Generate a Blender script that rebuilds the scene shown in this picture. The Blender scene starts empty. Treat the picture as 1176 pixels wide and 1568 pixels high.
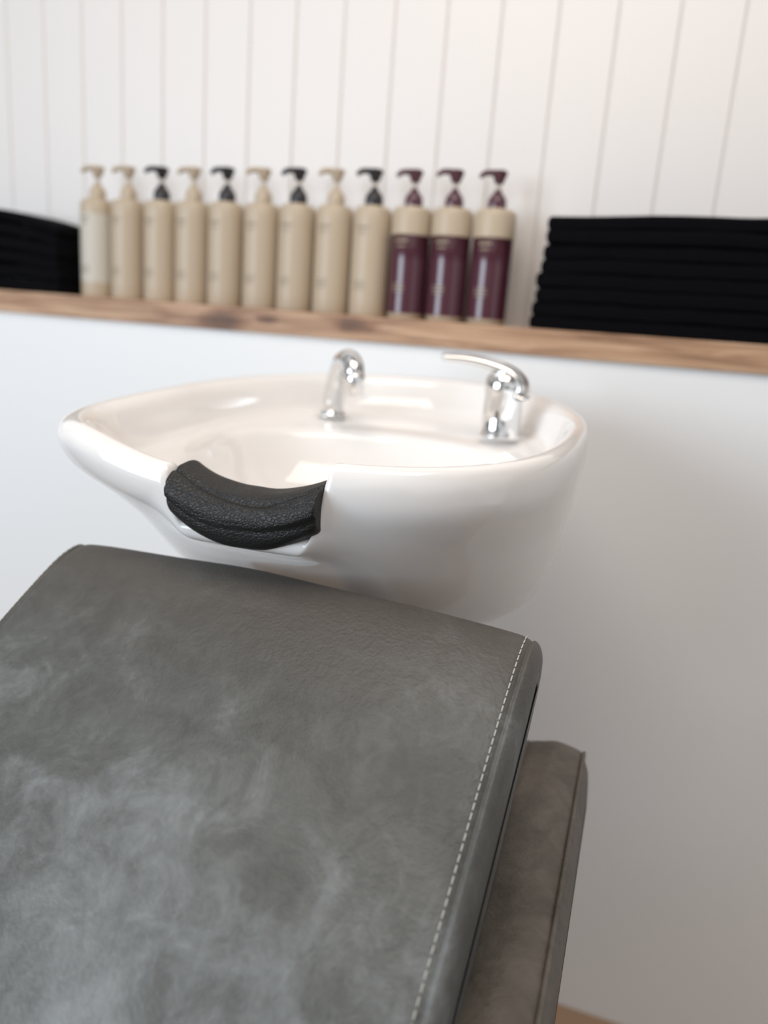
import bpy, bmesh, math, random
from mathutils import Vector, Matrix, noise
random.seed(4)
H = 1.32   # camera height; z values below are written relative to eye level
sc = bpy.context.scene
sc.view_settings.view_transform = 'Standard'
sc.view_settings.look = 'None'

def srgb(r,g,b):
    f=lambda c:(c/255/12.92) if c/255<=0.04045 else ((c/255+0.055)/1.055)**2.4
    return (f(r),f(g),f(b),1)

def mat(name, col, rough=0.5, metal=0.0, coat=0.0, bump=None, sheen=0.0):
    m=bpy.data.materials.new(name); m.use_nodes=True
    nt=m.node_tree; b=nt.nodes['Principled BSDF']
    b.inputs['Base Color'].default_value=col
    b.inputs['Roughness'].default_value=rough
    b.inputs['Metallic'].default_value=metal
    b.inputs['Coat Weight'].default_value=coat
    b.inputs['Coat Roughness'].default_value=0.03
    b.inputs['Sheen Weight'].default_value=sheen
    if bump:
        tc=nt.nodes.new('ShaderNodeTexCoord')
        n=nt.nodes.new('ShaderNodeTexNoise'); n.inputs['Scale'].default_value=bump[0]; n.inputs['Detail'].default_value=3
        bp=nt.nodes.new('ShaderNodeBump'); bp.inputs['Strength'].default_value=bump[1]; bp.inputs['Distance'].default_value=bump[2]
        nt.links.new(tc.outputs['Object'],n.inputs['Vector'])
        nt.links.new(n.outputs['Fac'],bp.inputs['Height']); nt.links.new(bp.outputs['Normal'],b.inputs['Normal'])
    return m

def ramp(nt, stops):
    r=nt.nodes.new('ShaderNodeValToRGB')
    e=r.color_ramp.elements
    while len(e)<len(stops): e.new(0.5)
    for el,(p,c) in zip(e,stops): el.position=p; el.color=c
    return r

def leather(name, dark, mid, light, burnish=None, rough=0.5):
    m=bpy.data.materials.new(name); m.use_nodes=True
    nt=m.node_tree; N=nt.nodes; L=nt.links; b=N['Principled BSDF']
    tc=N.new('ShaderNodeTexCoord')
    mp0=N.new('ShaderNodeMapping'); mp0.inputs['Location'].default_value=(0.12,0.05,0.0); L.new(tc.outputs['Object'],mp0.inputs['Vector'])
    n1=N.new('ShaderNodeTexNoise'); n1.inputs['Scale'].default_value=20; n1.inputs['Detail'].default_value=8; n1.inputs['Roughness'].default_value=0.66; n1.inputs['Distortion'].default_value=0.5
    n2=N.new('ShaderNodeTexNoise'); n2.inputs['Scale'].default_value=4.5; n2.inputs['Detail'].default_value=2
    n3=N.new('ShaderNodeTexNoise'); n3.inputs['Scale'].default_value=320; n3.inputs['Detail'].default_value=3
    n4=N.new('ShaderNodeTexNoise'); n4.inputs['Scale'].default_value=60; n4.inputs['Detail'].default_value=3; n4.inputs['Distortion'].default_value=1.5
    for n in (n1,n2,n3,n4): L.new(mp0.outputs['Vector'],n.inputs['Vector'])
    a=N.new('ShaderNodeMath'); a.operation='MULTIPLY_ADD'; a.inputs[1].default_value=0.5; L.new(n1.outputs['Fac'],a.inputs[0])
    a2=N.new('ShaderNodeMath'); a2.operation='MULTIPLY'; a2.inputs[1].default_value=0.5; L.new(n2.outputs['Fac'],a2.inputs[0]); L.new(a2.outputs[0],a.inputs[2])
    r=ramp(nt,[(0.38,dark),(0.5,mid),(0.64,light)])
    L.new(a.outputs[0],r.inputs['Fac'])
    mx=N.new('ShaderNodeMix'); mx.data_type='RGBA'; mx.blend_type='OVERLAY'; mx.inputs[0].default_value=0.3
    L.new(r.outputs['Color'],mx.inputs[6]); L.new(n4.outputs['Fac'],mx.inputs[7])
    col=mx.outputs[2]
    if burnish:
        sp=N.new('ShaderNodeSeparateXYZ'); L.new(tc.outputs['Object'],sp.inputs[0])
        mr=N.new('ShaderNodeMapRange'); mr.inputs['From Min'].default_value=H-0.30; mr.inputs['From Max'].default_value=H-0.245; mr.inputs['To Max'].default_value=0.75
        L.new(sp.outputs['Z'],mr.inputs['Value'])
        m2=N.new('ShaderNodeMix'); m2.data_type='RGBA'; L.new(mr.outputs[0],m2.inputs[0]); L.new(col,m2.inputs[6]); m2.inputs[7].default_value=burnish
        col=m2.outputs[2]
    L.new(col,b.inputs['Base Color'])
    b.inputs['Roughness'].default_value=rough
    b.inputs['Specular IOR Level'].default_value=0.45
    bp=N.new('ShaderNodeBump'); bp.inputs['Strength'].default_value=0.8; bp.inputs['Distance'].default_value=0.0008
    L.new(n3.outputs['Fac'],bp.inputs['Height'])
    bp2=N.new('ShaderNodeBump'); bp2.inputs['Strength'].default_value=0.35; bp2.inputs['Distance'].default_value=0.002
    L.new(n4.outputs['Fac'],bp2.inputs['Height']); L.new(bp.outputs['Normal'],bp2.inputs['Normal'])
    L.new(bp2.outputs['Normal'],b.inputs['Normal'])
    return m

M_wall=mat('white_paint',srgb(240,242,243),0.55)
M_shiplap=mat('white_board_paint',srgb(230,226,223),0.45)
M_ceramic=mat('white_ceramic',srgb(243,241,239),0.06,coat=0.3)
M_chrome=mat('chrome',(0.80,0.80,0.80,1),0.06,1.0)
M_cream=mat('cream_plastic',srgb(186,170,148),0.42)
M_creamlabel=mat('pale_label',srgb(198,192,180),0.5)
M_burg=mat('burgundy_plastic',srgb(78,40,52),0.2,coat=0.4)
M_blackpl=mat('black_plastic',srgb(38,36,40),0.3)
M_print=mat('label_print',srgb(150,135,115),0.5)
M_towel=mat('black_terry_cloth',srgb(11,11,15),1.0,bump=(350,1.0,0.004))
M_towel.node_tree.nodes['Principled BSDF'].inputs['Specular IOR Level'].default_value=0.1
M_thread=mat('thread',srgb(190,190,182),0.7)
M_leather=leather('grey_leather',srgb(74,75,73),srgb(89,91,89),srgb(124,128,129),burnish=srgb(78,72,66))
M_leather_arm=leather('taupe_leather',srgb(78,72,66),srgb(92,86,79),srgb(110,104,97))
M_dark=mat('dark_metal',srgb(40,40,42),0.4,0.6)

M_gel=mat('black_rubber',srgb(20,20,20),0.48)
nt=M_gel.node_tree; tc=nt.nodes.new('ShaderNodeTexCoord'); mp=nt.nodes.new('ShaderNodeMapping'); mp.inputs['Scale'].default_value=(9,40,40)
n=nt.nodes.new('ShaderNodeTexNoise'); n.inputs['Scale'].default_value=1.0; n.inputs['Detail'].default_value=4; n.inputs['Distortion'].default_value=1.6
v=nt.nodes.new('ShaderNodeTexVoronoi'); v.feature='DISTANCE_TO_EDGE'; v.inputs['Scale'].default_value=1
mpv=nt.nodes.new('ShaderNodeMapping'); mpv.inputs['Scale'].default_value=(260,360,360)
nt.links.new(tc.outputs['Object'],mpv.inputs['Vector'])
nt.links.new(tc.outputs['Object'],mp.inputs['Vector']); nt.links.new(mp.outputs['Vector'],n.inputs['Vector']); nt.links.new(mpv.outputs['Vector'],v.inputs['Vector'])
r=ramp(nt,[(0.0,(0,0,0,1)),(0.18,(1,1,1,1))]); nt.links.new(v.outputs['Distance'],r.inputs['Fac'])
b1=nt.nodes.new('ShaderNodeBump'); b1.inputs['Strength'].default_value=0.35; b1.inputs['Distance'].default_value=0.005
b2=nt.nodes.new('ShaderNodeBump'); b2.inputs['Strength'].default_value=0.5; b2.inputs['Distance'].default_value=0.0006
nt.links.new(n.outputs['Fac'],b1.inputs['Height']); nt.links.new(r.outputs['Color'],b2.inputs['Height'])
nt.links.new(b1.outputs['Normal'],b2.inputs['Normal']); nt.links.new(b2.outputs['Normal'],nt.nodes['Principled BSDF'].inputs['Normal'])

M_wood=bpy.data.materials.new('oak_wood'); M_wood.use_nodes=True
nt=M_wood.node_tree; N=nt.nodes; L=nt.links
tc=N.new('ShaderNodeTexCoord'); mp=N.new('ShaderNodeMapping'); mp.inputs['Scale'].default_value=(3.0,22,60)
n=N.new('ShaderNodeTexNoise'); n.inputs['Scale'].default_value=1.6; n.inputs['Detail'].default_value=6; n.inputs['Distortion'].default_value=1.0
L.new(tc.outputs['Object'],mp.inputs['Vector']); L.new(mp.outputs['Vector'],n.inputs['Vector'])
r=ramp(nt,[(0.34,srgb(140,104,78)),(0.5,srgb(178,142,112)),(0.66,srgb(202,168,138))]); L.new(n.outputs['Fac'],r.inputs['Fac'])
col=r.outputs['Color']
nw=N.new('ShaderNodeTexNoise'); nw.inputs['Scale'].default_value=30; L.new(tc.outputs['Object'],nw.inputs['Vector'])
for kx,kz,ks in [(-.798,-.018,1.2),(-.527,-.008,.9),(-.70,-.01,.5),(-1.9,-.02,1),(.75,-.01,.9),(-2.6,-.015,.8)]:
    sb=N.new('ShaderNodeVectorMath'); sb.operation='SUBTRACT'; sb.inputs[1].default_value=(kx,1.352,H+kz); L.new(tc.outputs['Object'],sb.inputs[0])
    ml=N.new('ShaderNodeVectorMath'); ml.operation='MULTIPLY'; ml.inputs[1].default_value=(18/ks,10,60/ks); L.new(sb.outputs[0],ml.inputs[0])
    ln=N.new('ShaderNodeVectorMath'); ln.operation='LENGTH'; L.new(ml.outputs[0],ln.inputs[0])
    ad=N.new('ShaderNodeMath'); ad.operation='MULTIPLY_ADD'; ad.inputs[1].default_value=0.9; L.new(nw.outputs['Fac'],ad.inputs[0]); L.new(ln.outputs['Value'],ad.inputs[2])
    rk=ramp(nt,[(0.45,(0.22,0.15,0.11,1)),(0.75,(0.58,0.47,0.40,1)),(1.0,(1,1,1,1))])
    sc1=N.new('ShaderNodeMath'); sc1.operation='MULTIPLY'; sc1.inputs[1].default_value=0.6; L.new(ad.outputs[0],sc1.inputs[0]); L.new(sc1.outputs[0],rk.inputs['Fac'])
    mx=N.new('ShaderNodeMix'); mx.data_type='RGBA'; mx.blend_type='MULTIPLY'; mx.inputs[0].default_value=0.85
    L.new(col,mx.inputs[6]); L.new(rk.outputs['Color'],mx.inputs[7]); col=mx.outputs[2]
L.new(col,N['Principled BSDF'].inputs['Base Color'])
N['Principled BSDF'].inputs['Roughness'].default_value=0.5

M_floor=bpy.data.materials.new('wood_floor'); M_floor.use_nodes=True
nt=M_floor.node_tree; N=nt.nodes; L=nt.links
tc=N.new('ShaderNodeTexCoord'); br=N.new('ShaderNodeTexBrick'); br.inputs['Scale'].default_value=1.0
br.inputs['Color1'].default_value=srgb(176,146,118); br.inputs['Color2'].default_value=srgb(158,130,104); br.inputs['Mortar'].default_value=srgb(90,70,55)
br.inputs['Mortar Size'].default_value=0.003; br.inputs['Brick Width'].default_value=1.2; br.inputs['Row Height'].default_value=0.16
L.new(tc.outputs['Object'],br.inputs['Vector']); L.new(br.outputs['Color'],N['Principled BSDF'].inputs['Base Color']); N['Principled BSDF'].inputs['Roughness'].default_value=0.45

def add(name, bm, mats, parent=None, smooth=True):
    bmesh.ops.recalc_face_normals(bm, faces=bm.faces)
    me=bpy.data.meshes.new(name); bm.to_mesh(me); bm.free()
    for m in (mats if isinstance(mats,list) else [mats]): me.materials.append(m)
    if smooth:
        for p in me.polygons: p.use_smooth=True
    o=bpy.data.objects.new(name,me); sc.collection.objects.link(o)
    if parent: o.parent=parent
    return o
def empty(name):
    o=bpy.data.objects.new(name,None); sc.collection.objects.link(o); return o
def box(bm,x0,x1,y0,y1,z0,z1,mi=0,bev=0):
    r=bmesh.ops.create_cube(bm,size=1)
    for v in r['verts']:
        v.co=Vector(((x0+x1)/2+v.co.x*(x1-x0),(y0+y1)/2+v.co.y*(y1-y0),(z0+z1)/2+v.co.z*(z1-z0)+H))
    fs=set(f for v in r['verts'] for f in v.link_faces)
    for f in fs: f.material_index=mi
    if bev:
        es=set(e for v in r['verts'] for e in v.link_edges)
        bmesh.ops.bevel(bm,geom=list(es),offset=bev,segments=3,affect='EDGES',profile=0.5)
def fan(bm, ring, mi=0):
    c=Vector((0,0,0))
    for v in ring: c+=v.co
    cv=bm.verts.new(c/len(ring))
    for i in range(len(ring)):
        bm.faces.new((ring[i],ring[(i+1)%len(ring)],cv)).material_index=mi
def rings(bm, loops, closed=True, cap0=False, cap1=False, mi=0):
    vs=[[bm.verts.new((p[0],p[1],p[2]+H)) for p in lp] for lp in loops]
    n=len(loops[0])
    for a,b in zip(vs[:-1],vs[1:]):
        for i in range(n if closed else n-1):
            j=(i+1)%n
            f=bm.faces.new((a[i],a[j],b[j],b[i])); f.material_index=mi
    if cap0: bm.faces.new(vs[0]).material_index=mi
    if cap1: bm.faces.new(vs[-1]).material_index=mi
    return vs
def catmull(pts,k=8,closed=False):
    out=[]; n=len(pts)
    rng=range(n) if closed else range(n-1)
    for i in rng:
        g=lambda j: Vector(pts[j%n]) if closed else Vector(pts[max(0,min(n-1,j))])
        p0,p1,p2,p3=g(i-1),g(i),g(i+1),g(i+2)
        for s in range(k):
            t=s/k
            out.append(0.5*((2*p1)+(-p0+p2)*t+(2*p0-5*p1+4*p2-p3)*t*t+(-p0+3*p1-3*p2+p3)*t**3))
    if not closed: out.append(Vector(pts[-1]))
    return out
def cmt(tuples,k):
    n=len(tuples); out=[]
    for i in range(n-1):
        g=lambda j: tuples[max(0,min(n-1,j))]
        p0,p1,p2,p3=g(i-1),g(i),g(i+1),g(i+2)
        for s in range(k):
            t=s/k
            out.append(tuple(0.5*(2*b+(-a+c)*t+(2*a-5*b+4*c-d)*t*t+(-a+3*b-3*c+d)*t**3) for a,b,c,d in zip(p0,p1,p2,p3)))
    out.append(tuples[-1]); return out
def tube(bm, pts, rads, seg=16, sq=(1,1), up=Vector((0,0,1)), mi=0, cap=True):
    lps=[]
    for i,p in enumerate(pts):
        t=(pts[min(i+1,len(pts)-1)]-pts[max(i-1,0)]).normalized()
        s=t.cross(up)
        if s.length<1e-4: s=t.cross(Vector((0,1,0)))
        s.normalize(); u=s.cross(t).normalized()
        r=rads[i] if isinstance(rads,(list,tuple)) else rads
        ra,rb=(r if isinstance(r,(list,tuple)) else (r*sq[0],r*sq[1]))
        lps.append([p+s*ra*math.cos(2*math.pi*k/seg)+u*rb*math.sin(2*math.pi*k/seg) for k in range(seg)])
    rings(bm,lps,True,cap,cap,mi)
def lathe(bm, cx,cy,cz, prof, seg=32, mi=0, mats=None):
    lps=[[Vector((cx+r*math.cos(2*math.pi*k/seg),cy+r*math.sin(2*math.pi*k/seg),cz+z)) for k in range(seg)] for r,z in prof]
    vs=[[bm.verts.new((p[0],p[1],p[2]+H)) for p in lp] for lp in lps]
    for i in range(len(vs)-1):
        for k in range(seg):
            j=(k+1)%seg
            f=bm.faces.new((vs[i][k],vs[i][j],vs[i+1][j],vs[i+1][k])); f.material_index=mats[i] if mats else mi
    bm.faces.new(vs[0]).material_index=mats[0] if mats else mi
    bm.faces.new(vs[-1]).material_index=mats[-1] if mats else mi

# ---------------- room ----------------
bm=bmesh.new()
prof=[]
x=-3.436
while x<2.6:
    prof+= [(x+0.003,1.50),(x+0.097,1.50),(x+0.1,1.505)]
    x+=0.1
front0=[Vector((a,b,-0.2)) for a,b in prof]; front1=[Vector((a,b,1.5)) for a,b in prof]
rings(bm,[front0,front1],closed=False)
box(bm,-3.4,2.6,1.507,1.54,-0.2,1.5)
add('wall_back',bm,M_shiplap,smooth=False)
bm=bmesh.new(); box(bm,-3.4,2.6,1.36,1.49,-1.32,-0.036); add('wall_back_lower',bm,M_wall,smooth=False)
bm=bmesh.new(); box(bm,-3.4,2.6,1.352,1.4995,-0.036,0.009,bev=0.002); add('wooden_ledge_shelf',bm,M_wood,smooth=False)
bm=bmesh.new(); box(bm,-3.4,2.6,-3.0,1.55,-1.37,-1.32); add('floor',bm,M_floor,smooth=False)

# ---------------- pump bottles ----------------
def bottle(x,y,kind,pump,seed):
    bm=bmesh.new(); z=0.009
    C=x
    if kind=='cream' or kind=='pale':
        pr=[(0.030,0.0),(0.0345,0.001),(0.0355,0.004),(0.0355,0.03),(0.0357,0.10),(0.0355,0.165),(0.0352,0.184),(0.033,0.191),(0.028,0.195),(0.0165,0.197),(0.016,0.199)]
        lab=1 if kind=='pale' else 0
        ms=[0,0,0,lab,lab,0,0,0,0,0]
        lathe(bm,C,y,z,pr,40,mats=ms)
    else:
        pr=[(0.028,0.0),(0.0315,0.001),(0.033,0.003),(0.034,0.010),(0.0355,0.0105),(0.0357,0.100),(0.0357,0.147),(0.0368,0.148),(0.0368,0.150),(0.0368,0.184),(0.036,0.190),(0.031,0.195),(0.017,0.197),(0.016,0.199)]
        ms=[0,0,0,2,2,2,0,0,0,0,0,0,0]
        lathe(bm,C,y,z,pr,40,mats=ms)
    pm={'cream':0,'black':3,'burg':2}[pump]
    lathe(bm,C,y,z,[(0.016,0.196),(0.0165,0.199),(0.0165,0.211),(0.0135,0.218),(0.009,0.223),(0.0065,0.226),(0.0060,0.230)],28,mi=pm)
    lathe(bm,C,y,z,[(0.0045,0.228),(0.0045,0.246)],16,mi=1)
    lathe(bm,C,y,z,[(0.006,0.238),(0.0085,0.242),(0.0125,0.252),(0.0145,0.257),(0.012,0.2605),(0.004,0.261)],24,mi=pm)
    a=math.radians(195+seed)
    d=Vector((math.cos(a),math.sin(a),0)); o=Vector((C,y,z+0.255))
    tube(bm,[o,o+d*0.014+Vector((0,0,.002)),o+d*0.026+Vector((0,0,.001)),o+d*0.034+Vector((0,0,-0.006))],[(0.010,0.006),(0.009,0.0055),(0.007,0.005),(0.005,0.004)],seg=14,mi=pm)
    fa=math.radians(-90-12)
    for row,(zz,wd,hh) in enumerate([(0.155,0.35,0.004),(0.146,0.25,0.0025),(0.06,0.3,0.002),(0.054,0.34,0.002),(0.048,0.28,0.002)]):
        if kind=='burg' and row<2: zz-=0.02
        l0=[];l1=[]
        for k in range(9):
            t=fa+(k/8-0.5)*wd*2
            Rr_=0.0361
            l0.append(Vector((C+Rr_*math.cos(t),y+Rr_*math.sin(t),z+zz))); l1.append(Vector((C+Rr_*math.cos(t),y+Rr_*math.sin(t),z+zz+hh)))
        rings(bm,[l0,l1],closed=False,mi=4)
    o=add('shampoo_pump_bottle',bm,[M_cream,M_creamlabel,M_burg,M_blackpl,M_print])
    md=o.modifiers.new('e','EDGE_SPLIT'); md.split_angle=math.radians(50)
kinds=['pale']+['cream']*8+['burg']*3
pumps=['cream','cream','black','cream','black','cream','black','cream','black','burg','burg','burg']
for i in range(12):
    bottle(-1.135+i*0.0763+random.uniform(-.0008,.0008),1.418+random.uniform(-.002,.002),kinds[i],pumps[i],random.uniform(-12,12))

# ---------------- towels ----------------
def towels(x0,x1,y0,y1,hs,dome,seed):
    rnd=random.Random(seed)
    bm=bmesh.new(); z=0.009
    for li,h in enumerate(hs):
        ox0=x0+rnd.uniform(-.003,.003)+0.0015*li*(1 if x0>-1 else 0); ox1=x1+rnd.uniform(-.004,.004); oy=rnd.uniform(-.003,.003)
        zc=z+h*0.5
        st=70; lps=[]
        for s in range(st+1):
            u=0.5-0.5*math.cos(math.pi*s/st)
            e=min(u,1-u)*(ox1-ox0)
            k=min(1,e/0.008); k=(max(0,1-(1-k)**3))**0.5*0.75+0.25
            X=ox0+u*(ox1-ox0)
            seg=40; lp=[]
            for q in range(seg):
                a=2*math.pi*q/seg
                ca,sa=math.cos(a),math.sin(a)
                pw=lambda c,p: math.copysign(abs(c)**p,c)
                Y=(y0+y1)/2+oy+(y1-y0)/2*pw(ca,0.25)*(0.94+0.06*k)
                Z=zc+h*0.56*k*pw(sa,0.42)
                Z+=noise.noise(Vector((X*12,Y*12,li*3.7+seed)))*0.003
                Z+=dome(u)*((z-0.009)/0.15)
                Y+=noise.noise(Vector((X*20,li*5.1,seed)))*0.003+noise.noise(Vector((X*160,Z*160,seed)))*0.0012
                if ca<-0.2: Y+=0.002*math.exp(-((Z-zc)/(h*0.12))**2)
                Z=max(Z,0.0095)
                lp.append(Vector((X,Y,Z)))
            lps.append(lp)
        rings(bm,lps,True,True,True)
        z+=h
    add('folded_towel_stack',bm,M_towel)
towels(-0.208,0.30,1.372,1.488,[0.0225,0.024,0.022,0.024,0.023,0.024,0.023,0.022],lambda u:0.004*math.sin(3*u),1)
towels(-1.66,-1.207,1.372,1.488,[0.024,0.024,0.023,0.024,0.023,0.02],lambda u:0.038*math.sin(math.pi*min(1,(1-u)*1.2)),2)

# ---------------- washbasin ----------------
basin=empty('hair_washbasin')
CX=-0.338; CY=0.93
def sst(a,b,x):
    t=max(0,min(1,(x-a)/(b-a))); return t*t*(3-2*t)
def rimz(y): return -(0.157-0.057*y)
def dip(x,front,soft):
    """depth of the neck cut-out; soft (0..1) widens the transition for the lower body rings"""
    if not front: return 0
    ax=abs(x)
    if x>0: return 0.064*(1-sst(0.074-.030*soft,0.092+.05*soft,ax))
    return 0.020*(1-sst(0.06,0.20,ax))+0.044*(1-sst(0.052-.02*soft,0.074+.06*soft,ax))
# hx, yf, yb, zoff, dip, n_right, n_left, extra left width, soft
R=[(.125,.93,1.25,-.42,0,2,2,0,1),(.130,.91,1.25,-.36,0,2,2,0,1),(.150,.87,1.255,-.31,0,2,2,0,1),(.192,.825,1.26,-.265,0,2,2,0,1),(.232,.775,1.265,-.225,0,2,2,0,1),(.255,.720,1.27,-.18,0,2.05,2.0,0,1),
   (.267,.670,1.275,-.135,.02,2.15,2.05,0,1),(.272,.634,1.278,-.098,.12,2.3,2.2,0,.9),(.276,.610,1.28,-.065,.42,2.6,2.7,.001,.6),(.279,.598,1.282,-.042,.65,2.8,3.5,.003,.3),(.280,.595,1.283,-.020,.86,2.8,3.9,.005,.1),
   (.277,.599,1.280,-.005,1,2.8,3.9,.005,0),(.270,.606,1.273,0,1,2.8,3.8,.004,0),(.262,.615,1.265,-.001,1,2.8,3.7,.003,0),(.255,.624,1.257,-.008,1,2.8,3.6,.002,0),(.250,.632,1.251,-.022,.85,2.8,3.5,0,.1),
   (.245,.645,1.244,-.038,.62,2.7,3.3,0,.3),(.239,.660,1.234,-.050,.45,2.6,3.0,0,.5),(.228,.680,1.215,-.056,.38,2.5,2.8,0,.6),(.214,.700,1.13,-.060,.33,2.4,2.5,0,.7),(.207,.712,1.085,-.066,.25,2.3,2.3,0,.8),(.200,.722,1.072,-.080,.08,2.2,2.2,0,1),
   (.188,.740,1.058,-.110,0,2.1,2.1,0,1),(.165,.765,1.035,-.140,0,2,2,0,1),(.13,.80,1.0,-.160,0,2,2,0,1),(.08,.85,.95,-.174,0,2,2,0,1),(.03,.885,.915,-.180,0,2,2,0,1)]
R=cmt(R,4)
NS=480; loops=[]
for hx0,yf,yb,zo,df,nR,nL,xl,so in R:
    lp=[]; df=max(0,min(1,df)); so=max(0,min(1,so))
    cy=min(max(CY,yf+0.35*(yb-yf)),yb-0.3*(yb-yf))
    for k in range(NS):
        t=k/NS*2*math.pi
        a=t-0.5*math.cos(t)
        c,s=math.cos(a),math.sin(a)
        w=sst(-.35,.35,c)
        nn=max(2,nL*(1-w)+nR*w) if s<0 else 2.0
        hx=hx0+(xl if c<0 else 0)*min(1,abs(c)*2)
        bb=(yb-cy) if s>=0 else (cy-yf)
        rr=(abs(c/hx)**nn+abs(s/bb)**nn)**(-1/nn)
        x=rr*c; y=cy+rr*s
        lp.append(Vector((CX+x,y,rimz(y)+zo-df*dip(x,s<0,so))))
    loops.append(lp)
bm=bmesh.new()
vs=rings(bm,loops,True,False,False)
fan(bm,vs[-1]); fan(bm,vs[0])
add('basin_bowl',bm,M_ceramic,basin)
bm=bmesh.new(); lps=[]
for z,k in [(-.44,1),(-.6,.9),(-.9,.86),(-1.2,.95),(-1.318,1.0)]:
    lps.append([Vector((CX+.125*k*math.cos(2*math.pi*i/64),1.09+.15*k*math.sin(2*math.pi*i/64),z)) for i in range(64)])
rings(bm,lps,True,True,True); add('pedestal',bm,M_ceramic,basin)
bm=bmesh.new(); lathe(bm,CX,.90,rimz(.9)-.181,[(.028,0),(.028,.003),(.022,.005),(.01,.003)],32); add('drain',bm,M_chrome,basin)
bm=bmesh.new(); lps=[]
x0,x1=-.401,-.252; st=110
for s in range(st+1):
    u=0.5-0.5*math.cos(math.pi*s/st); X=x0+(x1-x0)*u; q=2*u-1
    zc=-.182+.022*abs(q)**2.2-0.003*max(0,-q)
    e=min(u,1-u)*(x1-x0); k=min(1,e/.003); k=math.sqrt(max(0,1-(1-k)**2))*0.10+0.90
    hh=(.0270-.004*(q*q))*k; hd=.034*(k*0.5+0.5)
    lp=[]
    NA=110
    for i in range(NA):
        a=2*math.pi*i/NA; c,s2=math.cos(a),math.sin(a)
        pw=lambda c,p: math.copysign(abs(c)**p,c)
        ga=math.degrees(a)
        def gr(c0,w,d): return 1-d*math.exp(-((ga-c0)/w)**2)
        g=gr(122+10*math.sin(X*35),6,.10)*gr(150+14*math.sin(X*28+1),5,.05*(.5+.5*math.sin(X*60)))*gr(186+10*math.sin(X*22),6,.03)
        yy=hd*pw(c,.8)*g; zz=hh*pw(s2,.8)*g
        zz+= 0.08*yy
        if s2<0: yy+=0.004
        lp.append(Vector((X,.616+yy-0.004*(1-q*q),zc+zz+noise.noise(Vector((X*30,yy*60,zz*60)))*0.0014)))
    lps.append(lp)
rings(bm,lps,True,True,True); add('neck_rest',bm,M_gel,basin)

# ---------------- faucet ----------------
fa=empty('faucet')
bm=bmesh.new()
lathe(bm,-.466,1.13,-.150,[(.024,0),(.024,.004),(.020,.009),(.016,.012),(.0155,.02)],32)
P=catmull([(-.466,1.13,-.142),(-.462,1.126,-.118),(-.452,1.112,-.088),(-.437,1.090,-.065),(-.418,1.068,-.057),(-.404,1.052,-.066),(-.400,1.047,-.082)],6)
n=len(P); tube(bm,P,[0.0175-0.003*i/n for i in range(n)],24)
tube(bm,[Vector((-.4005,1.0475,-.076)),Vector((-.398,1.045,-.084)),Vector((-.3975,1.044,-.086)),Vector((-.396,1.042,-.106))],[.0150,.0150,.0130,.0130],24)
add('spout',bm,M_chrome,fa)
bm=bmesh.new()
lathe(bm,-.19,1.09,-.146,[(.030,0),(.030,.003),(.0275,.006),(.0275,.03),(.0270,.062),(.0278,.0635),(.0278,.072),(.026,.082),(.019,.090),(.008,.094)],40)
P=catmull([(-.165,1.09,-.090),(-.167,1.09,-.070),(-.184,1.09,-.055),(-.212,1.088,-.046),(-.245,1.085,-.041),(-.280,1.082,-.041)],6)
n=len(P); tube(bm,P,[(0.023-0.010*(i/n),0.012-0.0065*(i/n)) for i in range(n)],24)
add('mixer_lever',bm,M_chrome,fa)

# ---------------- salon chair ----------------
chair=empty('salon_recliner_chair')
def inset(loop,d):
    n=len(loop); out=[]
    area=sum(loop[i][0]*loop[(i+1)%n][1]-loop[(i+1)%n][0]*loop[i][1] for i in range(n))
    sg=1 if area>0 else -1
    for i in range(n):
        t=(Vector(loop[(i+1)%n])-Vector(loop[i-1])).normalized()
        nrm=Vector((-t.y,t.x))*sg
        out.append(Vector(loop[i])+nrm*d)
    return out
def resample(pts,step):
    pts=[Vector(p) for p in pts]; n=len(pts)
    acc=[0]
    for i in range(n): acc.append(acc[-1]+(pts[(i+1)%n]-pts[i]).length)
    tot=acc[-1]; m=int(tot/step); out=[]; j=0
    for k in range(m):
        t=tot*k/m
        while j<n-1 and acc[j+1]<t: j+=1
        f=(t-acc[j])/max(1e-9,acc[j+1]-acc[j]); out.append(pts[j].lerp(pts[(j+1)%n],f))
    return out
rho=math.radians(2.7)
T=Vector((-.061,.606,0)); Wv=Vector((-math.cos(rho),math.sin(rho),0)); Dv=Vector((-math.sin(rho),-math.cos(rho),0))
front=[(-.012,-.2495),(.004,-.2465),(.03,-.2545),(.07,-.277),(.12,-.310),(.17,-.345),(.25,-.405),(.35,-.49),(.48,-.60),(.60,-.71),(.64,-.76)]
back=[(.60,-.80),(.52,-.77),(.40,-.67),(.28,-.565),(.17,-.475),(.08,-.40),(.02,-.345),(-.025,-.30),(-.030,-.268)]
loop=resample(catmull([Vector(p) for p in front+back],8,True),0.006)
SW=.474
def chpt(p,w): return T+Wv*w+Dv*p[0]+Vector((0,0,p[1]))
sts=[(-.0105,.040),(-.0103,.022),(-.0092,.011),(-.0065,.0045),(-.0025,.0015),(0,.0028),(.003,.001),(.012,-.001),(.04,-.003),(.10,-.006),(.18,-.008),(SW/2,-.009)]
sts=sts+[(SW-w,i) for w,i in reversed(sts[:-1])]
sts=cmt(sts,3)
lps=[[chpt(p,w)+Vector((0,0,noise.noise(Vector((p[0]*9,w*9,1)))*0.003)) for p in inset(loop,i)] for w,i in sts]
bm=bmesh.new(); rings(bm,lps,True,True,True); add('backrest',bm,M_leather,chair)
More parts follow.
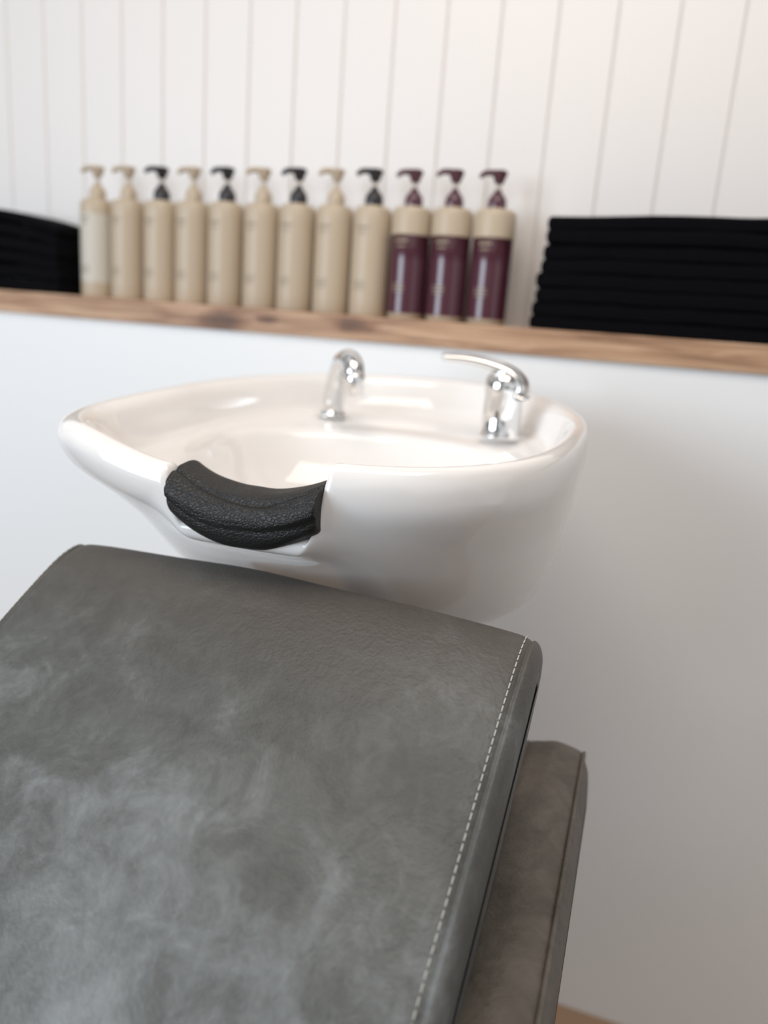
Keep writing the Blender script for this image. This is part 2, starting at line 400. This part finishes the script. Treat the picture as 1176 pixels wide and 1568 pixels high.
def stitches(name,w,sel,off=-0.0004,r=.0006):
    bm=bmesh.new()
    lp=inset(resample(loop,0.0018),off)
    i=0;n=len(lp)
    while i+3<n:
        if sel(lp[i]):
            a,b=chpt(lp[i],w),chpt(lp[i+3],w)
            for e in (a,b): e.z+=noise.noise(Vector((lp[i][0]*9,w*9,1)))*0.003
            tube(bm,[a,b],r,6,up=Vector((1,0,0)))
        i+=4
    add(name,bm,M_thread,chair)
isfront=lambda p: (p[1] > -0.275-(p[0])*0.80)
stitches('stitching_1',.0045,isfront); stitches('stitching_2',SW+.0035,isfront,.0012,.0005)
def rr(y0,y1,z0,z1,r,k=8):
    out=[]
    for cx,cz,a0 in ((y1-r,z1-r,0),(y0+r,z1-r,90),(y0+r,z0+r,180),(y1-r,z0+r,270)):
        for i in range(k+1):
            a=math.radians(a0+90*i/k); out.append(Vector((cx+r*math.cos(a),cz+r*math.sin(a))))
    return out
lp=resample(rr(-.62,.0,-.93,-.80,.05),.012)
ss=cmt([(-.545,.035),(-.542,.012),(-.532,.003),(-.52,0),(-.3,-.006),(-.09,0),(-.08,.003),(-.072,.012),(-.070,.035)],3)
bm=bmesh.new(); rings(bm,[[Vector((x,p[0],p[1])) for p in inset(lp,i)] for x,i in ss],True,True,True); add('seat',bm,M_leather,chair)
def arm(name,xin,xout):
    s=1 if xout>xin else -1; W=abs(xout-xin)
    L0=[Vector(p) for p in [(.824,-.50),(.820,-.462),(.80,-.440),(.76,-.432),(.6,-.438),(.4,-.448),(.2,-.456),(0,-.465),(-.3,-.49),(-.52,-.52),(-.58,-.58),(-.59,-.8),(-.56,-1.12),(-.5,-1.15),(.3,-1.15),(.72,-1.15),(.80,-1.12),(.823,-.9),(.824,-.7)]]
    lp=resample(catmull(L0,6,True),.01)
    ss=cmt([(-.004,.05),(-.003,.02),(.0,.009),(.007,.003),(.02,0),(W/2,-.003),(W-.014,0),(W-.006,.0035),(W-.003,.009),(W+.003,.022),(W+.006,.045),(W+.007,.07)],2)
    bm=bmesh.new(); rings(bm,[[Vector((xin+s*w,p[0],p[1])) for p in inset(lp,i)] for w,i in ss],True,True,True)
    add(name,bm,M_leather_arm,chair)
    for q,xx in ((1,xin+s*(W-.004)),(2,xin+s*.003)):
        bm=bmesh.new(); pl=[Vector((xx,p[0],p[1])) for p in inset(lp,.003 if q==1 else .005)]
        pl.append(pl[0]); tube(bm,pl,.0022,8,cap=False,up=Vector((1,0,0))); add(name+'_piping_%d'%q,bm,M_leather_arm,chair)
arm('armrest_1',-.072,-.004)
arm('armrest_2',-.557,-.625)
bm=bmesh.new(); box(bm,-.53,-.09,-.5,.5,-1.2,-.95,bev=.01)
for X in (-.6,-.04):
    for Y in (-.45,.65): lathe(bm,X,Y,-1.32,[(.02,0),(.022,.18)],16)
add('base',bm,M_dark,chair,smooth=False)

# ---------------- camera ----------------
f=1177.0
th,pi_,ro=math.radians(18),math.radians(13.8),math.radians(4.25)
fh=Vector((-math.sin(th),math.cos(th),0)); R0=Vector((math.cos(th),math.sin(th),0))
F=fh*math.cos(pi_)-Vector((0,0,math.sin(pi_))); U0=fh*math.sin(pi_)+Vector((0,0,math.cos(pi_)))
Rr=R0*math.cos(ro)+U0*math.sin(ro); Ur=-R0*math.sin(ro)+U0*math.cos(ro)
cam=bpy.data.cameras.new('camera'); co=bpy.data.objects.new('camera',cam); sc.collection.objects.link(co)
m=Matrix((Rr,Ur,-F)).transposed().to_4x4(); m.translation=Vector((0,0,H)); co.matrix_world=m
cam.sensor_fit='VERTICAL'; cam.sensor_height=36; cam.lens=f/1568*36; cam.clip_start=0.01
cam.dof.use_dof=True; cam.dof.focus_distance=0.64; cam.dof.aperture_fstop=2.5
sc.camera=co

# ---------------- lights ----------------
wd=bpy.data.worlds.new('world'); sc.world=wd; wd.use_nodes=True
nt=wd.node_tree; bg=nt.nodes['Background']
tc=nt.nodes.new('ShaderNodeTexCoord'); n=nt.nodes.new('ShaderNodeTexNoise'); n.inputs['Scale'].default_value=1.7; n.inputs['Detail'].default_value=1
nt.links.new(tc.outputs['Generated'],n.inputs['Vector'])
r=ramp(nt,[(0.40,(.16,.15,.14,1)),(0.52,(.55,.55,.56,1)),(0.62,(.98,.98,1,1))]); nt.links.new(n.outputs['Fac'],r.inputs['Fac']); nt.links.new(r.outputs['Color'],bg.inputs[0])
bg.inputs[1].default_value=0.8
def area(name,loc,target,size,sy,power,col):
    l=bpy.data.lights.new(name,'AREA'); l.shape='RECTANGLE'; l.size=size; l.size_y=sy; l.energy=power; l.color=col
    o=bpy.data.objects.new(name,l); sc.collection.objects.link(o); o.location=loc
    o.rotation_euler=(Vector(target)-Vector(loc)).to_track_quat('-Z','Y').to_euler()
area('window_light',(-2.3,-1.7,1.8),(-.6,1.2,1.1),1.7,1.4,66,(.78,.89,1))
area('ceiling_light',(-.2,.2,2.75),(-.3,.8,1.0),1.4,.9,21,(1,.89,.79))
